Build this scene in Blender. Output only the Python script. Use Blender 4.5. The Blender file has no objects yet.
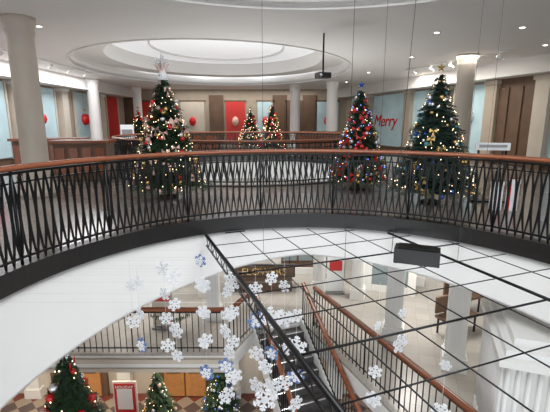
import bpy, bmesh, math, random
from mathutils import Vector, Matrix
random.seed(7)
S=bpy.context.scene
S.view_settings.view_transform='Standard'
pi=math.pi; cos=math.cos; sin=math.sin

# ---------------- materials ----------------
def mat(name,col,rough=0.6,metal=0.0,emit=None,es=0.0,var=0.0,scale=8.0,alpha=None):
    m=bpy.data.materials.new(name); m.use_nodes=True
    nt=m.node_tree; b=nt.nodes['Principled BSDF']
    c=(col[0],col[1],col[2],1)
    b.inputs['Base Color'].default_value=c
    b.inputs['Roughness'].default_value=rough
    b.inputs['Metallic'].default_value=metal
    if emit:
        b.inputs['Emission Color'].default_value=(emit[0],emit[1],emit[2],1)
        b.inputs['Emission Strength'].default_value=es
    if var>0:
        tc=nt.nodes.new('ShaderNodeTexCoord'); n=nt.nodes.new('ShaderNodeTexNoise')
        n.inputs['Scale'].default_value=scale; n.inputs['Detail'].default_value=4
        r=nt.nodes.new('ShaderNodeValToRGB')
        r.color_ramp.elements[0].position=.3; r.color_ramp.elements[1].position=.7
        r.color_ramp.elements[0].color=tuple(max(0,x*(1-var)) for x in col)+(1,)
        r.color_ramp.elements[1].color=tuple(min(1,x*(1+var)) for x in col)+(1,)
        nt.links.new(tc.outputs['Object'],n.inputs['Vector'])
        nt.links.new(n.outputs['Fac'],r.inputs['Fac'])
        nt.links.new(r.outputs['Color'],b.inputs['Base Color'])
    return m
def wood(name,c1,c2,rough=.3):
    m=mat(name,c1,rough); nt=m.node_tree; b=nt.nodes['Principled BSDF']
    tc=nt.nodes.new('ShaderNodeTexCoord'); mp=nt.nodes.new('ShaderNodeMapping')
    mp.inputs['Scale'].default_value=(3,3,18)
    n=nt.nodes.new('ShaderNodeTexNoise'); n.inputs['Scale'].default_value=2; n.inputs['Detail'].default_value=6
    r=nt.nodes.new('ShaderNodeValToRGB'); r.color_ramp.elements[0].color=c1+(1,); r.color_ramp.elements[1].color=c2+(1,)
    nt.links.new(tc.outputs['Object'],mp.inputs['Vector']); nt.links.new(mp.outputs['Vector'],n.inputs['Vector'])
    nt.links.new(n.outputs['Fac'],r.inputs['Fac']); nt.links.new(r.outputs['Color'],b.inputs['Base Color'])
    return m
def tiles(name,c1,c2,scale,rot=0,rough=.25,kind='check',mortar=(.3,.28,.25)):
    m=mat(name,c1,rough); nt=m.node_tree; b=nt.nodes['Principled BSDF']
    tc=nt.nodes.new('ShaderNodeTexCoord'); mp=nt.nodes.new('ShaderNodeMapping'); mp.inputs['Rotation'].default_value=(0,0,rot)
    nt.links.new(tc.outputs['Object'],mp.inputs['Vector'])
    if kind=='check':
        t=nt.nodes.new('ShaderNodeTexChecker'); t.inputs['Scale'].default_value=scale
        t.inputs['Color1'].default_value=c1+(1,); t.inputs['Color2'].default_value=c2+(1,)
        t2=nt.nodes.new('ShaderNodeTexChecker'); t2.inputs['Scale'].default_value=scale/2
        t2.inputs['Color1'].default_value=c2+(1,); t2.inputs['Color2'].default_value=mortar+(1,)
        nt.links.new(mp.outputs['Vector'],t2.inputs['Vector']); nt.links.new(t2.outputs['Color'],t.inputs['Color2'])
    else:
        t=nt.nodes.new('ShaderNodeTexBrick'); t.inputs['Scale'].default_value=scale; t.offset=0
        t.inputs['Color1'].default_value=c1+(1,); t.inputs['Color2'].default_value=c2+(1,); t.inputs['Mortar'].default_value=mortar+(1,)
        t.inputs['Mortar Size'].default_value=.01; t.inputs['Brick Width'].default_value=.6; t.inputs['Row Height'].default_value=.6
    nt.links.new(mp.outputs['Vector'],t.inputs['Vector']); nt.links.new(t.outputs['Color'],b.inputs['Base Color'])
    return m
M={}
M['white']=mat('white_paint',(.78,.78,.76),.55,var=.03,scale=1.5)
M['ceil']=mat('ceiling_plaster',(.78,.76,.74),.7,var=.02,scale=.6)
M['coltan']=mat('column_stone',(.54,.48,.41),.5,var=.05,scale=2)
M['drum']=mat('fascia_white',(.77,.77,.76),.45,var=.02,scale=1)
M['cream']=mat('cream_paint',(.58,.52,.44),.6,var=.05,scale=2)
M['tan']=mat('tan_wall',(.40,.34,.27),.7,var=.06,scale=3)
M['brown']=mat('brown_panel',(.13,.075,.045),.5,var=.15,scale=3)
M['iron']=mat('black_iron',(.010,.010,.011),.35,.4)
M['black']=mat('black_edge',(.013,.012,.012),.3)
M['wood']=wood('mahogany',(.18,.052,.022),(.31,.10,.045),.25)
M['floor']=tiles('mezz_tile',(.28,.25,.225),(.25,.22,.20),1.6,0,.16,'brick',(.17,.15,.14))
M['floor2']=tiles('mid_tile',(.40,.37,.34),(.35,.33,.30),1.8,.3,.25,'brick')
M['ground']=tiles('ground_tile',(.36,.29,.24),(.20,.055,.04),2.6,pi/4,.25,'check',(.12,.09,.09))
M['green']=mat('fir_needles',(.025,.062,.025),.7,var=.5,scale=20)
M['green2']=mat('fir_needles_blue',(.025,.058,.045),.7,var=.5,scale=20)
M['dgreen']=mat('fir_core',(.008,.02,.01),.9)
M['bark']=mat('bark',(.06,.035,.02),.9,var=.3)
M['red']=mat('red_gloss',(.60,.015,.02),.2)
M['redmat']=mat('red_panel',(.58,.035,.03),.5)
M['gold']=mat('gold',(.75,.5,.18),.25,.8)
M['silver']=mat('silver',(.8,.82,.85),.2,.7)
M['blue']=mat('blue_ball',(.02,.10,.5),.2,.2)
M['teal']=mat('teal_ribbon',(.05,.24,.30),.4)
M['pink']=mat('blush_bow',(.78,.52,.45),.5)
M['lamp']=mat('fairy_warm',(1,.85,.6),.5,emit=(1,.75,.45),es=5)
M['lampb']=mat('fairy_blue',(.3,.4,1),.5,emit=(.15,.3,1),es=5)
M['down']=mat('downlight_lens',(1,1,1),.5,emit=(1,.92,.8),es=9)
M['paleblue']=mat('poster_blue',(.50,.68,.74),.5,var=.12,scale=1.3)
M['flake']=mat('snowflake_white',(.90,.92,.95),.4)
M['flakeb']=mat('snowflake_blue',(.14,.24,.50),.4)
M['amber']=mat('amber_wood_glow',(.38,.17,.06),.35,emit=(1,.42,.12),es=.12,var=.2,scale=5)  # door wood with a warm glow put in as weak emission
M['glassd']=mat('dark_glass',(.05,.05,.05),.08)
M['glassl']=mat('shop_glass',(.22,.27,.29),.06)
M['laylight']=mat('laylight',(.75,.77,.78),.5,emit=(.97,.98,1),es=.4)
M['grey']=mat('grey_metal',(.3,.3,.3),.4,.5)
M['stair']=mat('stair_tread',(.07,.065,.065),.6,var=.2,scale=12)
M['wire']=mat('wire',(.08,.08,.08),.4,.5)
M['thread']=mat('thread_white',(.7,.7,.7),.5)

# ---------------- builder ----------------
class B:
    def __init__(s,name): s.name=name; s.v=[]; s.f=[]; s.mi=[]; s.ms=[]; s.sm=[]
    def m(s,k):
        if k not in s.ms: s.ms.append(k)
        return s.ms.index(k)
    def add(s,vs,fs,k,smooth=False):
        o=len(s.v); s.v+= [tuple(x) for x in vs]; i=s.m(k)
        for f in fs: s.f.append([o+a for a in f]); s.mi.append(i); s.sm.append(smooth)
    def box(s,c,d,k,rz=0):
        cr,sr=cos(rz),sin(rz); vs=[]
        for dz in(-.5,.5):
            for dx,dy in((-.5,-.5),(.5,-.5),(.5,.5),(-.5,.5)):
                x,y=dx*d[0],dy*d[1]
                vs.append((c[0]+x*cr-y*sr,c[1]+x*sr+y*cr,c[2]+dz*d[2]))
        s.add(vs,[(3,2,1,0),(4,5,6,7),(0,1,5,4),(1,2,6,5),(2,3,7,6),(3,0,4,7)],k)
    def tube(s,p0,p1,r,k,n=6,r1=None,cap=True,smooth=True):
        p0=Vector(p0);p1=Vector(p1); r1=r if r1 is None else r1
        d=(p1-p0).normalized(); a=d.orthogonal().normalized(); b=d.cross(a)
        vs=[p0+(a*cos(2*pi*i/n)+b*sin(2*pi*i/n))*r for i in range(n)]+[p1+(a*cos(2*pi*i/n)+b*sin(2*pi*i/n))*r1 for i in range(n)]
        fs=[(i,(i+1)%n,n+(i+1)%n,n+i) for i in range(n)]
        if cap: fs+=[tuple(range(n-1,-1,-1)),tuple(range(n,2*n))]
        s.add(vs,fs,k,smooth and n>5)
    def lathe(s,c,prof,k,n=20,smooth=True):
        vs=[];m=len(prof)
        for r,z in prof:
            for i in range(n): vs.append((c[0]+r*cos(2*pi*i/n),c[1]+r*sin(2*pi*i/n),c[2]+z))
        fs=[(j*n+i,j*n+(i+1)%n,(j+1)*n+(i+1)%n,(j+1)*n+i) for j in range(m-1) for i in range(n)]
        fs+=[tuple(range(n-1,-1,-1)),tuple((m-1)*n+i for i in range(n))]
        s.add(vs,fs,k,smooth)
    def ball(s,c,r,k,n=8):
        prof=[(max(.001,r*sin(pi*j/6)),-r*cos(pi*j/6)) for j in range(7)]
        s.lathe(c,prof,k,n)
    def ring(s,pts,sec,k,closed=True,smooth=False):
        n=len(pts);m=len(sec);vs=[]
        for (x,y,z,nx,ny) in pts:
            for (o,dz) in sec: vs.append((x+nx*o,y+ny*o,z+dz))
        fs=[]
        for i in range(n if closed else n-1):
            j=(i+1)%n
            for a in range(m):
                b=(a+1)%m; fs.append((i*m+a,j*m+a,j*m+b,i*m+b))
        if not closed: fs+=[tuple(range(m)),tuple((n-1)*m+a for a in range(m-1,-1,-1))]
        s.add(vs,fs,k,smooth)
    def done(s,parent=None,bevel=0):
        me=bpy.data.meshes.new(s.name); me.from_pydata(s.v,[],s.f)
        for k in s.ms: me.materials.append(M[k])
        me.polygons.foreach_set('material_index',s.mi); me.polygons.foreach_set('use_smooth',s.sm)
        bm=bmesh.new(); bm.from_mesh(me); bmesh.ops.recalc_face_normals(bm,faces=bm.faces); bm.to_mesh(me); bm.free()
        o=bpy.data.objects.new(s.name,me); S.collection.objects.link(o)
        if parent: o.parent=parent
        return o
def empty(name):
    e=bpy.data.objects.new(name,None); S.collection.objects.link(e); return e
def circ(cx,cy,rx,ry,z,n=128,a0=0,a1=2*pi,closed=True):
    out=[]
    for i in range(n if closed else n+1):
        a=a0+(a1-a0)*i/n; nx,ny=cos(a)/rx,sin(a)/ry; l=math.hypot(nx,ny)
        out.append((cx+rx*cos(a),cy+ry*sin(a),z,nx/l,ny/l))
    return out
def slab(name,outer,holes,ztop,th,k):
    cu=bpy.data.curves.new(name,'CURVE'); cu.dimensions='2D'; cu.fill_mode='BOTH'; cu.extrude=th/2
    for poly in [outer]+holes:
        sp=cu.splines.new('POLY'); sp.points.add(len(poly)-1)
        for i,p in enumerate(poly): sp.points[i].co=(p[0],p[1],0,1)
        sp.use_cyclic_u=True
    o=bpy.data.objects.new(name+'_c',cu); o.location=(0,0,ztop-th/2); S.collection.objects.link(o)
    bpy.context.view_layer.update()
    dg=bpy.context.evaluated_depsgraph_get()
    me=bpy.data.meshes.new_from_object(o.evaluated_get(dg)); me.name=name
    me.transform(Matrix.Translation((0,0,ztop-th/2)))
    bpy.data.objects.remove(o)
    me.materials.clear(); me.materials.append(M[k])
    for p in me.polygons: p.material_index=0; p.use_smooth=False
    ob=bpy.data.objects.new(name,me); S.collection.objects.link(ob); return ob
def txt(name,body,loc,rot,size,k,parent=None,ext=.01,align='CENTER',shear=0):
    c=bpy.data.curves.new(name,'FONT'); c.body=body; c.size=size; c.extrude=ext; c.align_x=align; c.shear=shear
    o=bpy.data.objects.new(name,c); o.location=loc; o.rotation_euler=rot; c.materials.append(M[k]); S.collection.objects.link(o)
    if parent: o.parent=parent
    return o

# ---------------- geometry constants ----------------
CX,CY,R=.5,3.15,3.3
DX,DY,DRX,DRY=-.9,13.6,4.2,4.2
CEIL=3.45
XL,YF,YB=-9.5,26,-3
YM=18.2
rw0=(9.5,10.0); rw1=(4.5,26.0)
outer=[(XL,YB),(9.5,YB),rw0,rw1,(XL,YF)]
c1=[(p[0],p[1]) for p in circ(CX,CY,R+.02,R+.02,0)]
c2=[(p[0],p[1]) for p in circ(DX,DY,DRX+.02,DRY+.02,0)]
slab('floor',outer,[c1,c2],0,.1,'floor')
c1b=[(p[0],p[1]) for p in circ(CX,CY,R+.14,R+.14,0)]
c2b=[(p[0],p[1]) for p in circ(DX,DY,DRX+.14,DRY+.14,0)]
slab('ceiling_lower',outer,[c1b,c2b],-.55,.05,'white')
hA=circ(CX,CY,4.4,4.4,0); hB=circ(-2.2,16.5,5.0,6.3,0)
slab('ceiling',outer,[[(p[0],p[1]) for p in hA],[(p[0],p[1]) for p in hB]],CEIL+.1,.1,'ceil')
def recess(name,cx,cy,rx,ry,h):
    b=B(name)
    b.ring(circ(cx,cy,rx,ry,CEIL),[(0,-.03),(.06,-.03),(.06,h),(0,h)],'ceil',smooth=False)
    b.ring(circ(cx,cy,rx*.80,ry*.80,CEIL+h*.5),[(0,0),(.2*rx,0),(.2*rx,.05),(.05,.05),(.05,h*.75),(0,h*.75)],'ceil')
    b.ring(circ(cx,cy,rx*.5,ry*.5,CEIL+h*1.1),[(0,0),(.07,0),(.07,.08),(0,.08)],'ceil')
    p=circ(cx,cy,rx*.82,ry*.82,CEIL+h*1.24,64)
    b.add([(q[0],q[1],q[2]) for q in p]+[(q[0],q[1],q[2]+.03) for q in p],[tuple(range(63,-1,-1)),tuple(range(64,128))],'laylight')
    b.done()
recess('trim_1',CX,CY,4.4,4.4,.6)
recess('trim_2',-2.2,16.5,5.0,6.3,.75)

def wall(name,p,q,z0,z1,k,th=.15):
    b=B(name); dx,dy=q[0]-p[0],q[1]-p[1]; L=math.hypot(dx,dy); a=math.atan2(dy,dx)
    nx,ny=-sin(a),cos(a)
    b.box(((p[0]+q[0])/2+nx*th/2,(p[1]+q[1])/2+ny*th/2,(z0+z1)/2),(L,th,z1-z0),k,a); return b.done()
wall('wall_left',(XL,YB),(XL,YF),-.0,CEIL+.1,'tan')
wall('wall_back',(XL,YF),rw1,0,CEIL+.1,'tan')
wall('wall_right',rw1,rw0,0,CEIL+.1,'tan')
wall('wall_right_front',rw0,(9.5,YB),0,CEIL+.1,'tan')
ra=math.atan2(rw0[1]-rw1[1],rw0[0]-rw1[0]); rl=math.hypot(rw0[0]-rw1[0],rw0[1]-rw1[1])
ru=Vector((cos(ra),sin(ra),0)); rn=Vector((sin(ra),-cos(ra),0))
if rn.x>0: rn=-rn
def RP(s,off,z):
    v=Vector((rw1[0],rw1[1],0))+ru*s+rn*off; return (v.x,v.y,z)
b=B('trim_3'); b.box(RP(rl/2,.35,3.2),(rl,.7,.5),'ceil',ra); b.box(RP(rl/2,.75,2.98),(rl,.1,.08),'white',ra); b.done()
b=B('trim_4'); b.box((XL+.35,11.5,3.2),(.7,29,.5),'ceil'); b.box((XL+.75,11.5,2.98),(.1,29,.08),'white'); b.done()
b=B('baseboard_right'); b.box(RP(rl/2,.02,.1),(rl,.04,.2),'brown',ra); b.done()
b=B('baseboard_left'); b.box((XL+.02,11.5,.1),(.04,29,.2),'brown'); b.done()

def panel(off_s,w,k,extra=None,side='R',z0=.25,z1=2.85):
    e=empty('wall_poster'); b=B('panel')
    if side=='R':
        c=RP(off_s,.06,(z0+z1)/2); b.box(c,(w,.06,z1-z0),k,ra)
        for t in(-1,1): b.box(RP(off_s+t*(w/2+.05),.08,(z0+z1)/2),(.08,.1,z1-z0+.1),'cream',ra)
    else:
        b.box((XL+.06,off_s,(z0+z1)/2),(.06,w,z1-z0),k)
        for t in(-1,1): b.box((XL+.08,off_s+t*(w/2+.05),(z0+z1)/2),(.1,.08,z1-z0+.1),'cream')
    b.done(e); return e
def sof(y): return (rw1[1]-y)/abs(ru.y)
for y,w,k in((24.6,1.1,'paleblue'),(21.4,2.9,'paleblue'),(18.4,2.2,'paleblue'),(16.0,1.6,'paleblue'),(11.9,1.7,'paleblue')):
    e=panel(sof(y),w,k)
    if abs(y-21.4)<.1:
        txt('merry_lettering','Merry',RP(sof(21.6),.11,1.25),(pi/2,0,ra),.86,'red',e,shear=.3)
    if y<12.5:
        b=B('bell'); c=Vector(RP(sof(y),.16,1.75)); b.lathe(c,[(.36,-.3),(.32,-.2),(.22,.0),(.17,.22),(.05,.34)],'gold'); b.ball((c.x,c.y,c.z-.33),.08,'gold')
        b.ball((c.x,c.y,c.z-.85),.26,'silver',12); b.done(e)
    if 15<y<17:
        b=B('bauble'); c=Vector(RP(sof(y),.12,1.7)); b.ball(c,.3,'silver',12); b.done(e)
b=B('timber_wall_panelling'); b.box(RP(sof(13.95),.06,1.5),(1.7,.1,2.9),'brown',ra)
for t in(-.55,0,.55): b.box(RP(sof(13.95)+t,.13,1.5),(.42,.05,2.3),'brown',ra)
b.done()
for y,w,k in((9.9,2.0,'paleblue'),(13.3,2.2,'paleblue'),(16.5,2.2,'paleblue'),(20.4,2.0,'paleblue'),(23.8,1.6,'redmat')):
    e=panel(y,w,k,side='L')
    if k=='paleblue' :
        b=B('ornament'); b.ball((XL+.12,y-.2,1.6),.42 if y<15 else .28,'red',14); b.lathe((XL+.12,y-.2,2.0),[(.06,0),(.06,.08),(.02,.12)],'gold',10); b.tube((XL+.12,y-.2,2.05),(XL+.12,y-.2,2.85),.01,'gold'); b.done(e)
for y in(11.6,14.9,18.2,22.1):
    b=B('wall_pilaster'); b.box((XL+.14,y,1.5),(.28,.5,3.0),'cream'); b.box((XL+.17,y,.15),(.34,.58,.3),'brown'); b.box((XL+.17,y,2.85),(.34,.58,.12),'white'); b.done()
for y in(23.0,19.6,17.2,14.9,13.0,10.8):
    b=B('wall_pilaster'); b.box(RP(sof(y),.14,1.5),(.5,.28,3.0),'tan' if y>14 else 'cream',ra); b.box(RP(sof(y),.17,.15),(.58,.34,.3),'brown',ra); b.box(RP(sof(y),.17,2.85),(.58,.34,.12),'cream',ra); b.done()
for x,w,k in((-8.2,1.2,'redmat'),(-5.2,1.5,'cream'),(-2.5,1.2,'redmat'),(-.6,1.0,'paleblue'),(1.2,1.0,'brown'),(3.3,1.4,'paleblue')):
    b=B('wall_poster'); b.box((x,YF-.06,1.5),(w,.08,2.4),k); b.box((x,YF-.05,2.75),(w+.15,.1,.08),'brown'); b.box((x,YF-.05,.25),(w+.15,.1,.08),'brown')
    if k!='brown': b.lathe((x,YF-.2,1.5),[(.02,-.3),(.16,-.2),(.22,0),(.16,.2),(.02,.3)],'pink' if k=='redmat' else 'red',12)
    b.done()
for x in(-3.7,2.2,.3,-9.1):
    b=B('timber_wall_panelling'); b.box((x,YF-.05,1.6),(.9,.1,3.0),'brown'); b.box((x,YF-.12,1.6),(.6,.04,2.4),'brown'); b.done()
b=B('window_2'); b.box((-6.7,YF-.03,1.7),(.9,.06,2.0),'flake')
for i in range(4): b.box((-6.7-.45+.3*i,YF-.08,1.7),(.05,.06,2.05),'white')
for i in range(4): b.box((-6.7,YF-.08,.7+.66*i),(.95,.06,.05),'white')
b.done()
def column(x,y,z0,z1,r,k='white'):
    b=B('round_column'); h=z1-z0
    b.lathe((x,y,z0),[(r*1.35,0),(r*1.35,.12),(r*1.2,.16),(r*1.25,.22),(r*1.02,.28),(r,.4),(r*.95,h-.35),(r*1.05,h-.3),(r*1.05,h-.24),(r*1.0,h-.2),(r*1.2,h-.1),(r*1.2,h)],k,28)
    return b.done()
for x,y,r in((-4.9,8.2,.25),(-8.6,19.6,.27),(5.75,12.6,.26),(1.1,22.6,.28),(2.9,21.0,.28),(-8.0,24,.25)):
    column(x,y,0,CEIL,r,'coltan' if y<15 else 'ceil')

# ---------------- balustrade ----------------
def oval_railing(name,cx,cy,rx,ry,z,n,wk='wood',detail=7,low=.2):
    e=empty(name)
    b=B('handrail'); sec=[(.05*cos(t)*1.15,.032*sin(t)+1.05) for t in [2*pi*i/10 for i in range(10)]]
    b.ring(circ(cx,cy,rx,ry,z,160),sec,wk,smooth=True); b.done(e)
    b=B('iron_rails')
    for zz,h,w in((.985,.028,.045),(.89,.016,.022),(.09,.026,.03)):
        b.ring(circ(cx,cy,rx,ry,z+zz,160),[(-w/2,0),(w/2,0),(w/2,h),(-w/2,h)],'iron')
    b.ring(circ(cx,cy,rx,ry,z,160),[(-.06,-low),(.016,-low),(.016,.03),(-.06,.03)],'black')
    b.ring(circ(cx,cy,rx,ry,z,160),[(.016,.004),(.11,.004),(.11,.03),(.016,.03)],'black')
    b.done(e)
    b=B('balusters'); zb,zt=.03,1.0
    for i in range(n):
        a=2*pi*i/n; px,py=cx+rx*cos(a),cy+ry*sin(a)
        tx,ty=-rx*sin(a),ry*cos(a); l=math.hypot(tx,ty); tx/=l;ty/=l; nx,ny=ty,-tx
        sp=2*pi*(rx+ry)/2/n
        if i%12==0: b.tube((px,py,z+zb),(px,py,z+zt+.03),.017,'iron',6)
        for sgn in(-1,1):
            vs=[];K=detail
            for j in range(K+1):
                t=j/K; off=sgn*sp*.5*(sin(pi*t)**1.1)
                w=.006+.0068*sin(pi*t)
                zz=z+zb+(zt-zb)*t
                for du,dn in((-w,-.009),(w,-.009),(w,.009),(-w,.009)):
                    vs.append((px+tx*(off+du)+nx*dn,py+ty*(off+du)+ny*dn,zz))
            fs=[(j*4+q,j*4+(q+1)%4,(j+1)*4+(q+1)%4,(j+1)*4+q) for j in range(K) for q in range(4)]
            b.add(vs,fs,'iron')
    b.done(e)
    return e
oval_railing('balustrade',CX,CY,R,R,0,210,detail=12)
oval_railing('balustrade',DX,DY,DRX,DRY,0,170,detail=6)

def drum(name,cx,cy,r,f):
    b=B(name); n=160; vs=[]
    for i in range(n):
        a=2*pi*i/n; zb=f(a)
        for rr,z in((r,-.2),(r,zb+.05),(r-.03,zb+.05),(r-.03,zb),(r+.14,zb),(r+.14,-.2)):
            vs.append((cx+rr*cos(a),cy+rr*sin(a),z))
    fs=[(i*6+q,((i+1)%n)*6+q,((i+1)%n)*6+(q+1)%6,i*6+(q+1)%6) for i in range(n) for q in range(6)]
    b.add(vs,fs,'drum',True); b.done()
def fz(a):
    c=cos(a); s=sin(a)
    return -.68-(.62*max(0,-c)**1.3 if c<0 else .32*c**1.2)-.1*max(0,-s)
drum('well_fascia',CX,CY,R-.02,fz)
drum('well_fascia',DX,DY,DRX-.02,lambda a:-1.0)

# ---------------- suspended grid in the well ----------------
gu=Vector((.357,-.934,0)); gv=Vector((.934,.357,0)); G0=Vector((-1.07,5.95,-.2))
e=empty('suspended_light_grid'); b=B('bars')
def clip(p,d):
    c=Vector((CX,CY,p.z)); w=p-c; bb=w.dot(d); cc=w.dot(w)-(R-.12)**2; D=bb*bb-cc
    if D<=0: return None
    s=math.sqrt(D); return -bb-s,-bb+s
for i in range(11):
    p=G0+gv*(.54*i); r=clip(p,gu)
    if not r: continue
    rad=.026 if i==0 else (.018 if i==5 else .0065)
    b.tube(p+gu*r[0],p+gu*r[1],rad,'iron',6)
    if i==0:
        q=Vector((0,0,-.16)); b.tube(p+gu*r[0]+q,p+gu*r[1]+q,.014,'iron',6)
        t=r[0]
        while t<r[1]-.3:
            b.tube(p+gu*t,p+gu*(t+.15)+q,.007,'iron',5); b.tube(p+gu*(t+.15)+q,p+gu*(t+.3),.007,'iron',5); t+=.3
for j in range(-4,9):
    p=G0+gu*(.58*j); r=clip(p,gv)
    if not r: continue
    a=max(0,r[0])
    if a<r[1]: b.tube(p+gv*a,p+gv*r[1],.0065 if j%3 else .011,'iron',6)
b.done(e)
b=B('hangers')
for i,j in((1,2),(5,1),(5,4),(2,4),(8,2)):
    p=G0+gv*(.54*i)+gu*(.58*j); b.tube(p,(p.x,p.y,CEIL+.3),.0025,'wire',5)
b.tube((1.45,4.75,-.1),(1.50,4.75,1.6),.004,'wire',5); b.tube((1.50,4.75,1.6),(1.56,4.7,CEIL+.3),.004,'wire',5)
b.done(e)
b=B('control_box'); ga=math.atan2(gv.y,gv.x)-.75
b.box((1.72,4.62,-.07),(.52,.24,.18),'black',ga); b.box((1.72,4.62,.03),(.44,.18,.02),'iron',ga)
b.tube((1.5,4.72,-.17),(1.5,4.72,-.2),.03,'black'); b.done(e)

# ---------------- snowflakes ----------------
def snowflake(b,c,r,k,tilt):
    r*=.93; ca,sa=cos(tilt),sin(tilt); ph=random.random()
    def P(x,z,y=0): return (c[0]+x*ca-y*sa,c[1]+x*sa+y*ca,c[2]+z)
    def bar(x0,z0,x1,z1,w):
        dx,dz=x1-x0,z1-z0; l=math.hypot(dx,dz); nx,nz=-dz/l*w/2,dx/l*w/2; t=.005
        vs=[P(x0+nx,z0+nz,-t),P(x1+nx,z1+nz,-t),P(x1-nx,z1-nz,-t),P(x0-nx,z0-nz,-t),P(x0+nx,z0+nz,t),P(x1+nx,z1+nz,t),P(x1-nx,z1-nz,t),P(x0-nx,z0-nz,t)]
        b.add(vs,[(3,2,1,0),(4,5,6,7),(0,1,5,4),(1,2,6,5),(2,3,7,6),(3,0,4,7)],k)
    for i in range(6):
        a=ph+i*pi/3; u=(cos(a),sin(a))
        bar(0,0,u[0]*r,u[1]*r,r*.17)
        for t,l in((.45,.36),(.74,.28)):
            for s in(-1,1):
                a2=a+s*pi/3.4; bar(u[0]*r*t,u[1]*r*t,u[0]*r*t+cos(a2)*r*l,u[1]*r*t+sin(a2)*r*l,r*.13)
        a3=a+pi/3; bar(u[0]*r*.28,u[1]*r*.28,cos(a3)*r*.28,sin(a3)*r*.28,r*.12)
strands=[
 (-1.85,4.8,[(-.55,.08,0),(-1.05,.10,0)]),
 (-1.65,4.5,[(-.38,.10,0),(-.78,.09,0),(-1.2,.11,1)]),
 (-1.45,4.9,[(-.35,.11,0),(-.70,.10,0),(-1.05,.10,0),(-1.45,.11,0)]),
 (-1.22,4.5,[(-.30,.12,0),(-.66,.09,0),(-1.00,.12,0),(-1.35,.09,0)]),
 (-1.02,5.2,[(-.35,.10,1),(-.70,.11,0),(-1.10,.10,0),(-1.60,.10,0)]),
 (-.88,4.6,[(-.45,.11,0),(-.82,.09,0),(-1.20,.11,0),(-1.65,.12,1)]),
 (-.66,5.2,[(-.42,.10,0),(-.80,.10,0),(-1.15,.12,0),(-1.75,.11,0)]),
 (-.50,4.3,[(-.28,.13,0),(-.66,.10,0),(-1.05,.10,0),(-1.50,.12,0)]),
 (-.24,4.6,[(-.50,.10,0),(-.92,.13,1),(-1.38,.11,0),(-1.85,.13,0)]),
 (-.04,4.4,[(-.28,.09,0),(-.78,.15,0),(-1.25,.11,1),(-1.72,.13,0)]),
 (.12,4.8,[(-.55,.09,0),(-1.00,.14,0),(-1.45,.10,0),(-1.95,.13,0)]),
 (.24,4.1,[(-.60,.09,0),(-.98,.14,0),(-1.35,.11,1),(-1.72,.11,0)]),
 (-.10,3.6,[(-.9,.09,0),(-1.28,.14,0)]),
 (-.52,3.8,[(-.62,.09,0),(-1.02,.10,1),(-1.38,.11,0)]),
 (1.45,4.2,[(-.62,.06,0),(-1.0,.13,0)]),
 (1.15,4.1,[(-.72,.06,0),(-1.3,.09,0),(-1.66,.11,0)]),
 (1.62,3.4,[(-.75,.06,0),(-1.25,.10,0)]),
]
for x,y,fl in strands:
    e=empty('snowflake_garland'); b=B('flakes')
    for z,r,bl in fl: snowflake(b,(x,y,z),r,'flakeb' if bl else 'flake',random.uniform(-.7,.7))
    for z,r,bl in fl:
        if bl: snowflake(b,(x,y-.02,z),r*.7,'flake',random.uniform(-.3,.3))
    b.tube((x,y,-.2),(x,y,fl[-1][0]),.0018,'thread',4); b.done(e)
b=B('support_wire')
for yy in sorted(set(s[1] for s in strands if s[0]<1)):
    h=math.sqrt((R-.05)**2-(yy-CY)**2); xe=G0.x+(G0.y-yy)*.382
    xe=max([xe]+[s[0] for s in strands if s[1]==yy and s[0]<1])
    b.tube((CX-h,yy,-.2),(xe,yy,-.2),.001,'thread',4)
b.done()

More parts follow.
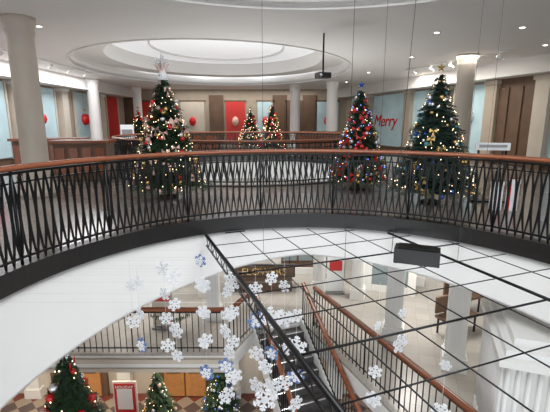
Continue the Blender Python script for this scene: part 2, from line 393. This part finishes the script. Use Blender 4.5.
# ---------------- christmas trees ----------------
def tree(loc,h,r,orn,lights,topper='star',n=1100,no=90,needle='green',ribbon=None,size=.04,core=.62,ls=.0062):
    e=empty('christmas_tree'); x0,y0,z0=loc
    b=B('branches')
    b.lathe((x0,y0,z0),[(.22*r+.03,0),(.22*r+.03,.04),(.05,.06),(.045,.3*h),(.02,.9*h)],'bark',10)
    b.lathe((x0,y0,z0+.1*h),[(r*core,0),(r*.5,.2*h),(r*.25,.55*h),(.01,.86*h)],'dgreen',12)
    for i in range(n):
        t=1-math.sqrt(random.random()); t=min(.97,t*1.02); z=z0+h*(.08+.9*t)
        lobe=1+.12*sin(t*38+random.uniform(-.3,.3))+random.uniform(-.16,.14)
        rr=r*(1-t)**.9*lobe+.02; a=random.uniform(0,2*pi)
        c,s=cos(a),sin(a); base=Vector((x0+c*rr*.45,y0+s*rr*.45,z+rr*.12)); tip=Vector((x0+c*rr,y0+s*rr,z-rr*.05))
        d=(tip-base); L=d.length; d.normalize(); sd=Vector((-s,c,0)); up=Vector((0,0,1))
        w=.035+.05*r
        vs=[];fs=[]
        for q in range(6):
            tt=.15+.85*q/5; p=base+d*L*tt
            for sg in(-1,1):
                o=len(vs); nd=(d*.7+sd*sg+up*random.uniform(-.35,.5)).normalized()*w*(1.25-.6*tt)
                vs+= [p-d*w*.22,p+d*w*.22,p+nd]; fs.append((o,o+1,o+2))
        o=len(vs); vs+=[base-up*.006,base+up*.006,tip+d*w]; fs.append((o,o+1,o+2))
        b.add(vs,fs,needle)
    b.done(e)
    b=B('ornaments')
    def surf(t,a,k=1.0):
        rr=(r*(1-t)**.9)*k+.02; return (x0+cos(a)*rr,y0+sin(a)*rr,z0+h*(.08+.9*t))
    for i in range(no):
        t=1-math.sqrt(random.random()*.97); p=surf(t,random.uniform(0,2*pi),random.uniform(.85,1.0))
        b.ball(p,size*random.uniform(.6,1.15),random.choice(orn),7)
    if ribbon:
        for i in range(int(no*.35)):
            t=1-math.sqrt(random.random()*.95); a=random.uniform(0,2*pi); p=Vector(surf(t,a,.98))
            sd=Vector((-sin(a),cos(a),0)); w=size*1.6
            for sg in(-1,1):
                b.add([p,p+sd*sg*w+Vector((0,0,w*.7)),p+sd*sg*w*1.1-Vector((0,0,w*.5))],[(0,1,2)],ribbon)
                b.add([p,p+sd*sg*w*.5-Vector((0,0,w*1.8)),p+sd*sg*w*.1-Vector((0,0,w*1.7))],[(0,1,2)],ribbon)
    b.done(e)
    b=B('fairy_lights')
    for i in range(int(no*1.4)):
        t=1-math.sqrt(random.random()*.97); b.tube(*(lambda p:(p,(p[0],p[1],p[2]+ls*2.2)))(surf(t,random.uniform(0,2*pi),1.0)),ls,random.choice(lights),5)
    b.done(e)
    b=B('topper'); zt=z0+h*.99
    if topper=='spray':
        for i in range(60):
            a=random.uniform(0,2*pi); q=random.uniform(.02,.6); hh=random.uniform(.16,.36)
            p1=Vector((x0+cos(a)*q*.28,y0+sin(a)*q*.28,zt-.04+hh*(1-q*.5)))
            b.tube((x0,y0,zt-.1),p1,.010,'pink' if i%3 else 'flake',4,r1=.005)
            b.ball(p1,.018,'flake',5)
        b.lathe((x0,y0,zt-.16),[(.11,0),(.08,.1),(.03,.22),(.01,.28)],'flake',10)
    else:
        k={'star':'gold','blue':'blue','red':'red'}[topper]
        for i in range(5):
            a=pi/2+i*2*pi/5
            s_=.085*h/2.4; c=Vector((x0,y0,zt+s_*.6))
            P=lambda aa,rr,yy=0:(c.x+cos(aa)*rr,c.y+yy,c.z+sin(aa)*rr)
            b.add([P(a,s_),P(a+pi/5,s_*.4),P(0,0,-.03),P(a-pi/5,s_*.4),P(0,0,.03)],[(0,1,2),(0,2,3),(0,4,1),(0,3,4)],k)
    b.done(e); return e
tree((-2.15,8.0,0),2.47,.76,['silver','pink','gold','red','pink'],['lamp'],'spray',1500,170,ribbon='pink',size=.045)
tree((1.85,8.9,0),2.25,.66,['red','red','gold','silver'],['lamp','lampb'],'blue',1300,160,ribbon='red',size=.050)
tree((2.95,7.45,0),2.42,.78,['teal','silver','gold','gold','blue'],['lamp'],'star',1500,140,'green2',ribbon='gold',size=.038)
tree((-1.3,21.6,0),2.2,.75,['gold','silver','red','red'],['lamp'],'star',600,90,size=.07,ls=.013)
tree((-.15,18.9,0),2.35,.65,['red','red','gold'],['lamp'],'star',600,90,size=.07,ls=.013)
tree((-7.4,22.2,0),2.2,.7,['red','red','gold'],['lamp'],'red',500,70,size=.07,ls=.013)
tree((-3.75,6.4,-6.8),4.4,1.3,['red','red','silver','pink'],['lamp'],'star',2100,180,ribbon='red',size=.085,ls=.009)
tree((-3.0,9.0,-6.8),2.2,.65,['gold','silver','pink'],['lamp'],'star',800,70,size=.045)
tree((-1.55,10.0,-6.8),2.0,.55,['blue','silver'],['lamp','lampb'],'blue',800,70,size=.045)

# ---------------- lower levels ----------------
b=B('floor_ground'); b.box((0,4.05,-6.85),(19,14.0,.1),'ground'); b.done()
mid=[(-9.5,7.8),(-.95,7.8),(-.51,8.85),(.66,9.3),(5.82,-3),(9.5,-3),(9.5,9.9),(6.9,YM),(-9.5,YM)]
slab('floor_mid',mid,[],-3.4,.06,'floor2')
slab('floor_mid_structure',mid,[],-3.46,.34,'white')
wall('wall_lower_back',(-9.5,YM),(6.9,YM),-3.4,-.55,'white')
wall('wall_lower_left',(-9.5,YB),(-9.5,YM),-6.8,-.55,'cream')
wall('wall_lower_right',(6.9,YM),(9.5,9.9),-3.4,-.55,'white')
wall('wall_lower_right_front',(9.5,9.9),(9.5,YB),-3.4,-.55,'white')
wall('wall_ground_back',(-9.5,11),(6,11),-6.8,-3.8,'cream')
def rail(name,p,q,z,zq=None):
    zq=z if zq is None else zq; e=empty(name); b=B('handrail')
    P=Vector((p[0],p[1],z)); Q=Vector((q[0],q[1],zq)); L=(Q-P).length
    up=Vector((0,0,1)); b.tube(P+up*1.0,Q+up*1.0,.055,'wood',8); b.done(e)
    b=B('ironwork'); b.tube(P+up*.93,Q+up*.93,.015,'iron',6); b.tube(P+up*.1,Q+up*.1,.015,'iron',6)
    n=int(L/.13)
    for i in range(n+1):
        c=P.lerp(Q,i/n); b.tube(c+up*.0,c+up*.98,.016 if i%8==0 else .01,'iron',5)
    b.done(e)
rail('balcony_railing',(-9.4,7.86),(-.98,7.86),-3.4)
rail('balcony_railing',(-.90,7.98),(-.60,8.70),-3.4)
rail('balcony_railing',(.95,9.0),(5.7,-2.3),-3.4)
b=B('trim_5'); b.box((-5.2,7.76,-3.55),(8.5,.08,.1),'cream'); b.box((-5.2,7.77,-3.78),(8.5,.06,.08),'cream'); b.done()
sd=Vector((.357,-.934,0)); sv=Vector((.934,.357,0)); TL=Vector((-.51,8.85,-3.4)); W=1.25
e=empty('staircase'); b=B('steps'); N=20; run=.28; rise=3.4/N
for i in range(N-1):
    c=TL+sv*(W/2)+sd*(run*(i+.5)); zt=-3.4-rise*(i+1)
    b.box((c.x,c.y,zt-.09),(W-.1,run+.02,.18),'stair',math.atan2(sv.y,sv.x))
    n_=TL+sv*(W/2)+sd*(run*(i+1)-.01); b.box((n_.x,n_.y,zt+.004),(W-.12,.03,.012),'silver',math.atan2(sv.y,sv.x))
b.done(e)
b=B('stringers')
for o in(0,W):
    p=TL+sv*o; q=p+sd*(run*N)+Vector((0,0,-3.4)); vs=[]
    for pt in(p,q):
        for dv in(-.04,.04):
            for dz in(-.3,.12): vs.append(pt+sv*dv+Vector((0,0,dz)))
    b.add(vs,[(0,1,3,2),(4,6,7,5),(0,4,5,1),(2,3,7,6),(0,2,6,4),(1,5,7,3)],'white')
b.done(e)
for o in(0.0,W):
    p=TL+sv*o+sd*.1; q=p+sd*(run*N-.2)
    rail('stair_railing',(p.x,p.y),(q.x,q.y),-3.38,-6.66)
def sqcol(x,y,z0,z1,w,a=0):
    b=B('square_pillar'); h=z1-z0
    b.box((x,y,z0+.15),(w*1.3,w*1.3,.3),'white',a); b.box((x,y,z0+.33),(w*1.15,w*1.15,.07),'white',a)
    b.box((x,y,(z0+z1)/2),(w,w,h),'white',a); b.box((x,y,z1-.25),(w*1.15,w*1.15,.06),'white',a); b.box((x,y,z1-.08),(w*1.35,w*1.35,.16),'white',a)
    cr,sr=cos(a),sin(a)
    for t in(-.28,0,.28):
        for px,py in((t*w,-w/2-.008),(-w/2-.008,t*w)):
            b.box((x+px*cr-py*sr,y+px*sr+py*cr,z0+h*.5),(.05,.02,h-.9) if abs(py)>abs(px) else (.02,.05,h-.9),'drum',a)
    b.done()
for i,(x,y) in enumerate(((2.75,8.5),(3.65,7.35),(2.35,10.6),(-2.0,10.8),(-1.55,9.4),(-4.6,10.8),(4.4,11.6),(1.3,11.0))):
    sqcol(x,y,-3.4,-.6,.36 if i<2 else .3,-.36 if x>0 else 0)
for x,y in((4.55,7.5),(5.4,7.9),(3.1,9.6)): column(x,y,-3.4,-1.25,.16)
b=B('entablature'); b.box((5.0,7.72,-1.13),(1.9,.4,.24),'white',.42); b.box((5.0,7.72,-.97),(2.1,.5,.08),'white',.42)
b.box((5.0,7.72,-.8),(1.8,.38,.3),'white',.42); b.done()
b=B('door_1'); x,y,a=3.35,11.0,-.3; cr,sr=cos(a),sin(a)
def bx(lx,ly,z,d,kk): b.box((x+lx*cr-ly*sr,y+lx*sr+ly*cr,z),d,kk,a)
bx(0,0,-2.3,(1.0,.08,2.2),'glassl'); bx(0,-.03,-2.3,(.06,.08,2.2),'white')
for t in(-.62,.62): bx(t,0,-2.2,(.22,.24,2.4),'white')
bx(0,0,-1.1,(1.6,.3,.2),'white'); bx(0,0,-2.3,(1.0,.1,.05),'white'); bx(0,0,-3.3,(1.0,.1,.2),'white'); b.done()
b=B('fluted_kiosk'); a=-.36
b.box((3.95,5.1,-2.45),(1.5,1.7,1.9),'white',a); b.box((3.95,5.1,-1.46),(1.7,1.9,.1),'white',a); b.box((3.95,5.1,-1.36),(1.55,1.75,.12),'drum',a); b.box((3.95,5.1,-3.3),(1.6,1.8,.2),'white',a)
b.box((3.95,5.1,-1.24),(1.35,1.5,.12),'white',a)
cr,sr=cos(a),sin(a)
for i in range(13):
    t=-.72+.12*i
    for lx,ly in((t,-.87),(-.77,t*1.13)):
        x=3.95+lx*cr-ly*sr; y=5.1+lx*sr+ly*cr; b.tube((x,y,-3.15),(x,y,-1.55),.032,'drum',8)
b.done()
def shopfront(x,y,w,a,k='brown'):
    b=B('shopfront'); cr,sr=cos(a),sin(a)
    def bx(lx,ly,z,d,kk): b.box((x+lx*cr-ly*sr,y+lx*sr+ly*cr,z),d,kk,a)
    bx(0,0,-2.0,(w,.12,2.8),'white'); bx(0,-.09,-2.2,(w*.8,.06,2.0),k)
    for t in(-.27,0,.27): bx(t*w*.95,-.14,-2.15,(w*.22,.04,1.6),'glassl')
    for t in(-.5,.5): bx(t*w,-.04,-2.0,(.18,.26,2.8),'white')
    bx(0,-.1,-1.05,(w,.2,.14),'white'); bx(0,-.1,-3.3,(w*.98,.16,.2),'white'); b.done()
for x,y,w,a,k in((5.9,12.6,3.0,-.9,'brown'),(3.9,14.0,2.2,-.2,'white'),(1.0,12.6,2.0,0,'brown'),(-1.9,12.6,2.2,0,'brown'),(-4.9,12.2,2.6,.15,'wood')):
    shopfront(x,y,w,a,k)
for x in(-8,-6.6,-3.3,-.5,2.5):
    b=B('wall_pilaster'); b.box((x,YM-.1,-2.0),(.3,.2,2.8),'white'); b.box((x,YM-.13,-3.25),(.38,.26,.3),'white'); b.done()
e=empty('shop_sign'); b=B('board'); b.box((-.30,10.4,-2.50),(1.7,.08,.36),'black'); b.box((-.30,10.35,-2.50),(1.62,.02,.3),'brown')
for t in(-.7,.7): b.tube((-.30+t,10.4,-2.34),(-.30+t,10.4,-.6),.012,'iron',6)
b.done(e); txt('lettering','FLOWERS',(-.30,10.33,-2.60),(pi/2,0,0),.28,'gold',e)
b=B('flower_stall'); b.box((-.35,11.3,-3.15),(1.7,.55,.5),'brown'); b.box((-.35,11.3,-2.89),(1.85,.65,.05),'wood')
for i in range(60):
    p=Vector((-.35+random.uniform(-.8,.8),11.4+random.uniform(-.15,.15),-2.84+random.uniform(0,.04))); b.ball(p,.045,random.choice(['red','green','pink','gold','green']),6)
b.done()
for x,y,k in((-2.7,8.9,'cream'),(1.75,10.9,'flake')):
    b=B('banner_stand'); b.box((x,y,-2.75),(.5,.02,1.15),k); b.box((x,y-.015,-2.55),(.36,.012,.3),'redmat')
    b.tube((x-.26,y,-2.17),(x+.26,y,-2.17),.014,'grey'); b.tube((x,y+.02,-3.36),(x,y+.02,-2.17),.01,'grey'); b.box((x,y,-3.37),(.52,.22,.05),'grey'); b.done()
for x,y,a in((4.9,9.7,.4),(4.3,8.7,.4)):
    b=B('bench'); cr,sr=cos(a),sin(a)
    b.box((x,y,-2.97),(1.0,.38,.06),'brown',a); b.box((x-sr*.18,y+cr*.18,-2.7),(1.0,.05,.4),'brown',a)
    for t in(-.42,.42):
        for s_ in(-.15,.15): b.tube((x+t*cr-s_*sr,y+t*sr+s_*cr,-3.4),(x+t*cr-s_*sr,y+t*sr+s_*cr,-3.0),.025,'iron',6)
    b.done()
for i,(x,w) in enumerate(((-2.75,1.3),(-6.0,1.4),(.4,1.2))):
    b=B('door_%d'%(i+2)); b.box((x,10.93,-5.6),(w+.3,.14,2.4),'brown')
    for t in(-1,1):
        b.box((x+t*w/4,10.84,-5.65),(w/2-.05,.05,2.2),'amber'); b.box((x+t*w/4,10.80,-5.35),(w/2-.25,.03,1.2),'glassd')
        b.tube((x+t*.06,10.76,-5.9),(x+t*.06,10.76,-5.4),.015,'gold',6)
    b.box((x,10.86,-4.35),(w+.5,.2,.14),'wood'); b.done()
for x in(-4.6,-1.3,-7.4,1.8):
    b=B('wall_pilaster'); b.box((x,10.9,-5.3),(.4,.2,3.0),'white'); b.box((x,10.87,-6.65),(.5,.26,.3),'white'); b.box((x,10.87,-3.95),(.5,.26,.2),'white'); b.done()
e=empty('poster_stand'); b=B('frame'); b.box((-3.95,9.3,-5.8),(.62,.05,1.3),'white'); b.box((-3.95,9.265,-5.8),(.54,.02,1.2),'redmat'); b.box((-3.95,9.25,-5.65),(.4,.02,.6),'flake')
b.box((-3.95,9.3,-6.48),(.06,.04,.1),'grey'); b.box((-3.95,9.3,-6.77),(.5,.35,.04),'grey'); b.tube((-3.95,9.3,-6.78),(-3.95,9.3,-6.4),.03,'grey'); b.done(e)
txt('heading','HOLIDAY',(-3.95,9.25,-5.33),(pi/2,0,0),.11,'flake',e,.004)
for x in(-3.9,-2.6):
    e=empty('swag_garland'); b=B('foliage')
    for i in range(22):
        t=i/21; px=x+.8*t; pz=-2.46-.14*sin(pi*t)
        for q in range(9):
            a=random.uniform(0,2*pi); d=Vector((random.uniform(-.4,.4),cos(a),sin(a)))*.06
            p=Vector((px,7.74,pz)); b.add([p+Vector((.012,0,0)),p-Vector((.012,0,0)),p+d],[(0,1,2)],'green')
    b.ball((x+.4,7.70,-2.60),.04,'red'); b.done(e)

# ---------------- upper level furniture ----------------
def stand_sign(x,y,z,w,h,a,k='flake'):
    b=B('information_sign'); cr,sr=cos(a),sin(a)
    b.box((x,y,z),(w,.04,h),k,a); b.box((x-sr*-.03,y+cr*-.03,z+.01),(w*.8,.01,h*.35),'grey',a)
    for t in(-.4,.4): b.tube((x+t*w*cr,y+t*w*sr,0),(x+t*w*cr,y+t*w*sr,z),.02,'iron')
    b.box((x,y,.02),(w,.3,.03),'iron',a); b.done()
stand_sign(4.1,7.6,1.05,.6,.14,-.2)
stand_sign(-6.9,19.0,1.0,.6,.7,.1)
def gift(x,y,w,h,k,k2,a=0):
    b=B('gift_box'); b.box((x,y,h/2),(w,w,h),k,a); b.box((x,y,h*.93),(w*1.06,w*1.06,h*.14),k,a); b.box((x,y,h/2),(w*1.08,w*.15,h*1.02),k2,a); b.box((x,y,h/2),(w*.15,w*1.08,h*1.02),k2,a)
    for s_ in(-1,1): b.add([(x,y,h*1.01),(x+s_*w*.35,y-.04,h*1.0+w*.3),(x+s_*w*.35,y+.06,h*1.0+w*.1)],[(0,1,2)],k2)
    b.done()
for g in((3.85,6.85,.14,.5,'flake','red',.2),(4.1,6.8,.14,.55,'flake','red',.5)): gift(*g)
for x,y,w,a in((-6.6,11.9,1.8,.25),(-3.9,18.9,2.6,0),(2.1,19.5,2.2,0),(-5.0,10.6,1.3,.1)):
    b=B('wood_counter'); b.box((x,y,.5),(w,.7,.95),'brown',a); b.box((x,y,1.0),(w+.15,.85,.07),'wood',a); b.box((x,y,.06),(w-.1,.6,.1),'black',a)
    cr,sr=cos(a),sin(a)
    for i in range(4):
        t=-w/2+w*(i+.5)/4; b.box((x+t*cr+.36*sr,y+t*sr-.36*cr,.52),(w/4-.1,.03,.65),'wood',a)
    b.done()
b=B('ceiling_projector'); b.tube((1.1,9.6,CEIL),(1.1,9.6,2.62),.02,'iron',8); b.box((1.1,9.6,2.54),(.3,.26,.12),'black',.3); b.tube((1.05,9.47,2.54),(1.03,9.42,2.54),.04,'silver',12); b.done()
for (x0,y0,x1,y1,n) in((-7.4,9.5,-7.4,17,6),(6.5,11.5,5.0,16,5)):
    b=B('track_light'); b.tube((x0,y0,CEIL-.03),(x1,y1,CEIL-.03),.02,'white',6)
    for i in range(n):
        t=(i+.5)/n; x,y=x0+(x1-x0)*t,y0+(y1-y0)*t; s_=-1 if x0<0 else 1
        b.tube((x,y,CEIL-.03),(x,y,CEIL-.16),.01,'white',6); b.tube((x-.06*s_,y,CEIL-.13),(x+.08*s_,y,CEIL-.22),.045,'white',10); b.tube((x+.081*s_,y,CEIL-.221),(x+.085*s_,y,CEIL-.224),.035,'down',10)
    b.done()
dl=[(3.6,9.5),(5.2,9.0),(4.2,13),(3.8,17),(7,11),(-4.9,8.9),(-7,10.4),(6.6,8),(3.6,21),(-6.2,6.5)]
for x,y in dl:
    b=B('downlight'); b.lathe((x,y,CEIL-.012),[(.09,0),(.09,.011)],'white',16); b.lathe((x,y,CEIL-.016),[(.05,0),(.05,.004)],'down',14); b.done()
b=B('open_side_frame')  # added unseen frames across the side left open for natural fill light
for z0,z1 in((0,CEIL),(-3.4,-.6),(-6.8,-3.9)):
    for i in range(11): b.box((-9.4+1.88*i,YB+.05,(z0+z1)/2),(.08,.1,z1-z0),'white')
    for z in(z0+.05,(z0+z1)/2,z1-.05): b.box((0,YB+.05,z),(18.8,.1,.08),'white')
b.done()

# ---------------- lights ----------------
def area(name,loc,rot,sx,sy,p,col=(1,1,1)):
    l=bpy.data.lights.new(name,'AREA'); l.shape='RECTANGLE'; l.size=sx; l.size_y=sy; l.energy=p; l.color=col
    o=bpy.data.objects.new(name,l); o.location=loc; o.rotation_euler=rot; S.collection.objects.link(o); return o
def ell(o): o.data.shape='ELLIPSE'
ell(area('skylight_lamp',(-2.2,16.5,4.25),(0,0,0),4.4,5.6,75,(.97,.99,1)))
ell(area('skylight_lamp',(CX,CY,4.08),(0,0,0),4,4,220,(.97,.99,1)))
area('ambient_fill',(5.8,15,3.4),(0,0,0),1,6,180,(1,.95,.87))  # added area fills under the ceiling, no fittings modelled
area('ambient_fill',(-8.1,13,3.4),(0,0,0),.8,12,300,(.98,.98,1))
area('ambient_fill',(-2,25,3.4),(0,0,0),9,.6,130,(1,.96,.9))
for i in range(10):
    a=2*pi*i/10; l=bpy.data.lights.new('recess_fill','POINT'); l.energy=20; l.color=(.98,.99,1); l.shadow_soft_size=.15  # added point fills that brighten the inside of the recess
    o=bpy.data.objects.new('recess_fill',l); o.location=(-2.2+4.6*cos(a),16.5+5.8*sin(a),CEIL+.56); S.collection.objects.link(o)
area('well_fill',(DX,DY,-.9),(pi,0,0),3,3,240,(.97,.99,1))  # added fill facing up, brightens the second well's white fascia
for x,y,z,p in((-4,10,-.8,90),(3.4,9.6,-.8,110),(7,6,-.8,90),(6,2,-.8,60),(0,11.6,-.8,80),(-2,15,-.8,70),(4.5,13,-.8,70)):
    area('lower_fill',(x,y,z),(0,0,0),1.2,1.2,p,(1,.96,.9))  # added ambient fill for the mid level
for x,y in((-5,9.3),(-2.2,9.3),(-7,9.3)):
    area('lower_fill',(x,y,-3.9),(0,0,0),.8,.8,50,(1,.86,.66))  # added warm fill under the balcony
w=bpy.data.worlds.new('World'); S.world=w; w.use_nodes=True
w.node_tree.nodes['Background'].inputs[0].default_value=(.90,.95,1,1); w.node_tree.nodes['Background'].inputs[1].default_value=2.3

# ---------------- camera ----------------
cd=bpy.data.cameras.new('camera'); cd.sensor_width=36; cd.lens=36*400/550; cd.clip_start=.02
co=bpy.data.objects.new('camera',cd); co.location=(0,0,1.52); co.rotation_euler=(math.radians(78),0,0)
S.collection.objects.link(co); S.camera=co
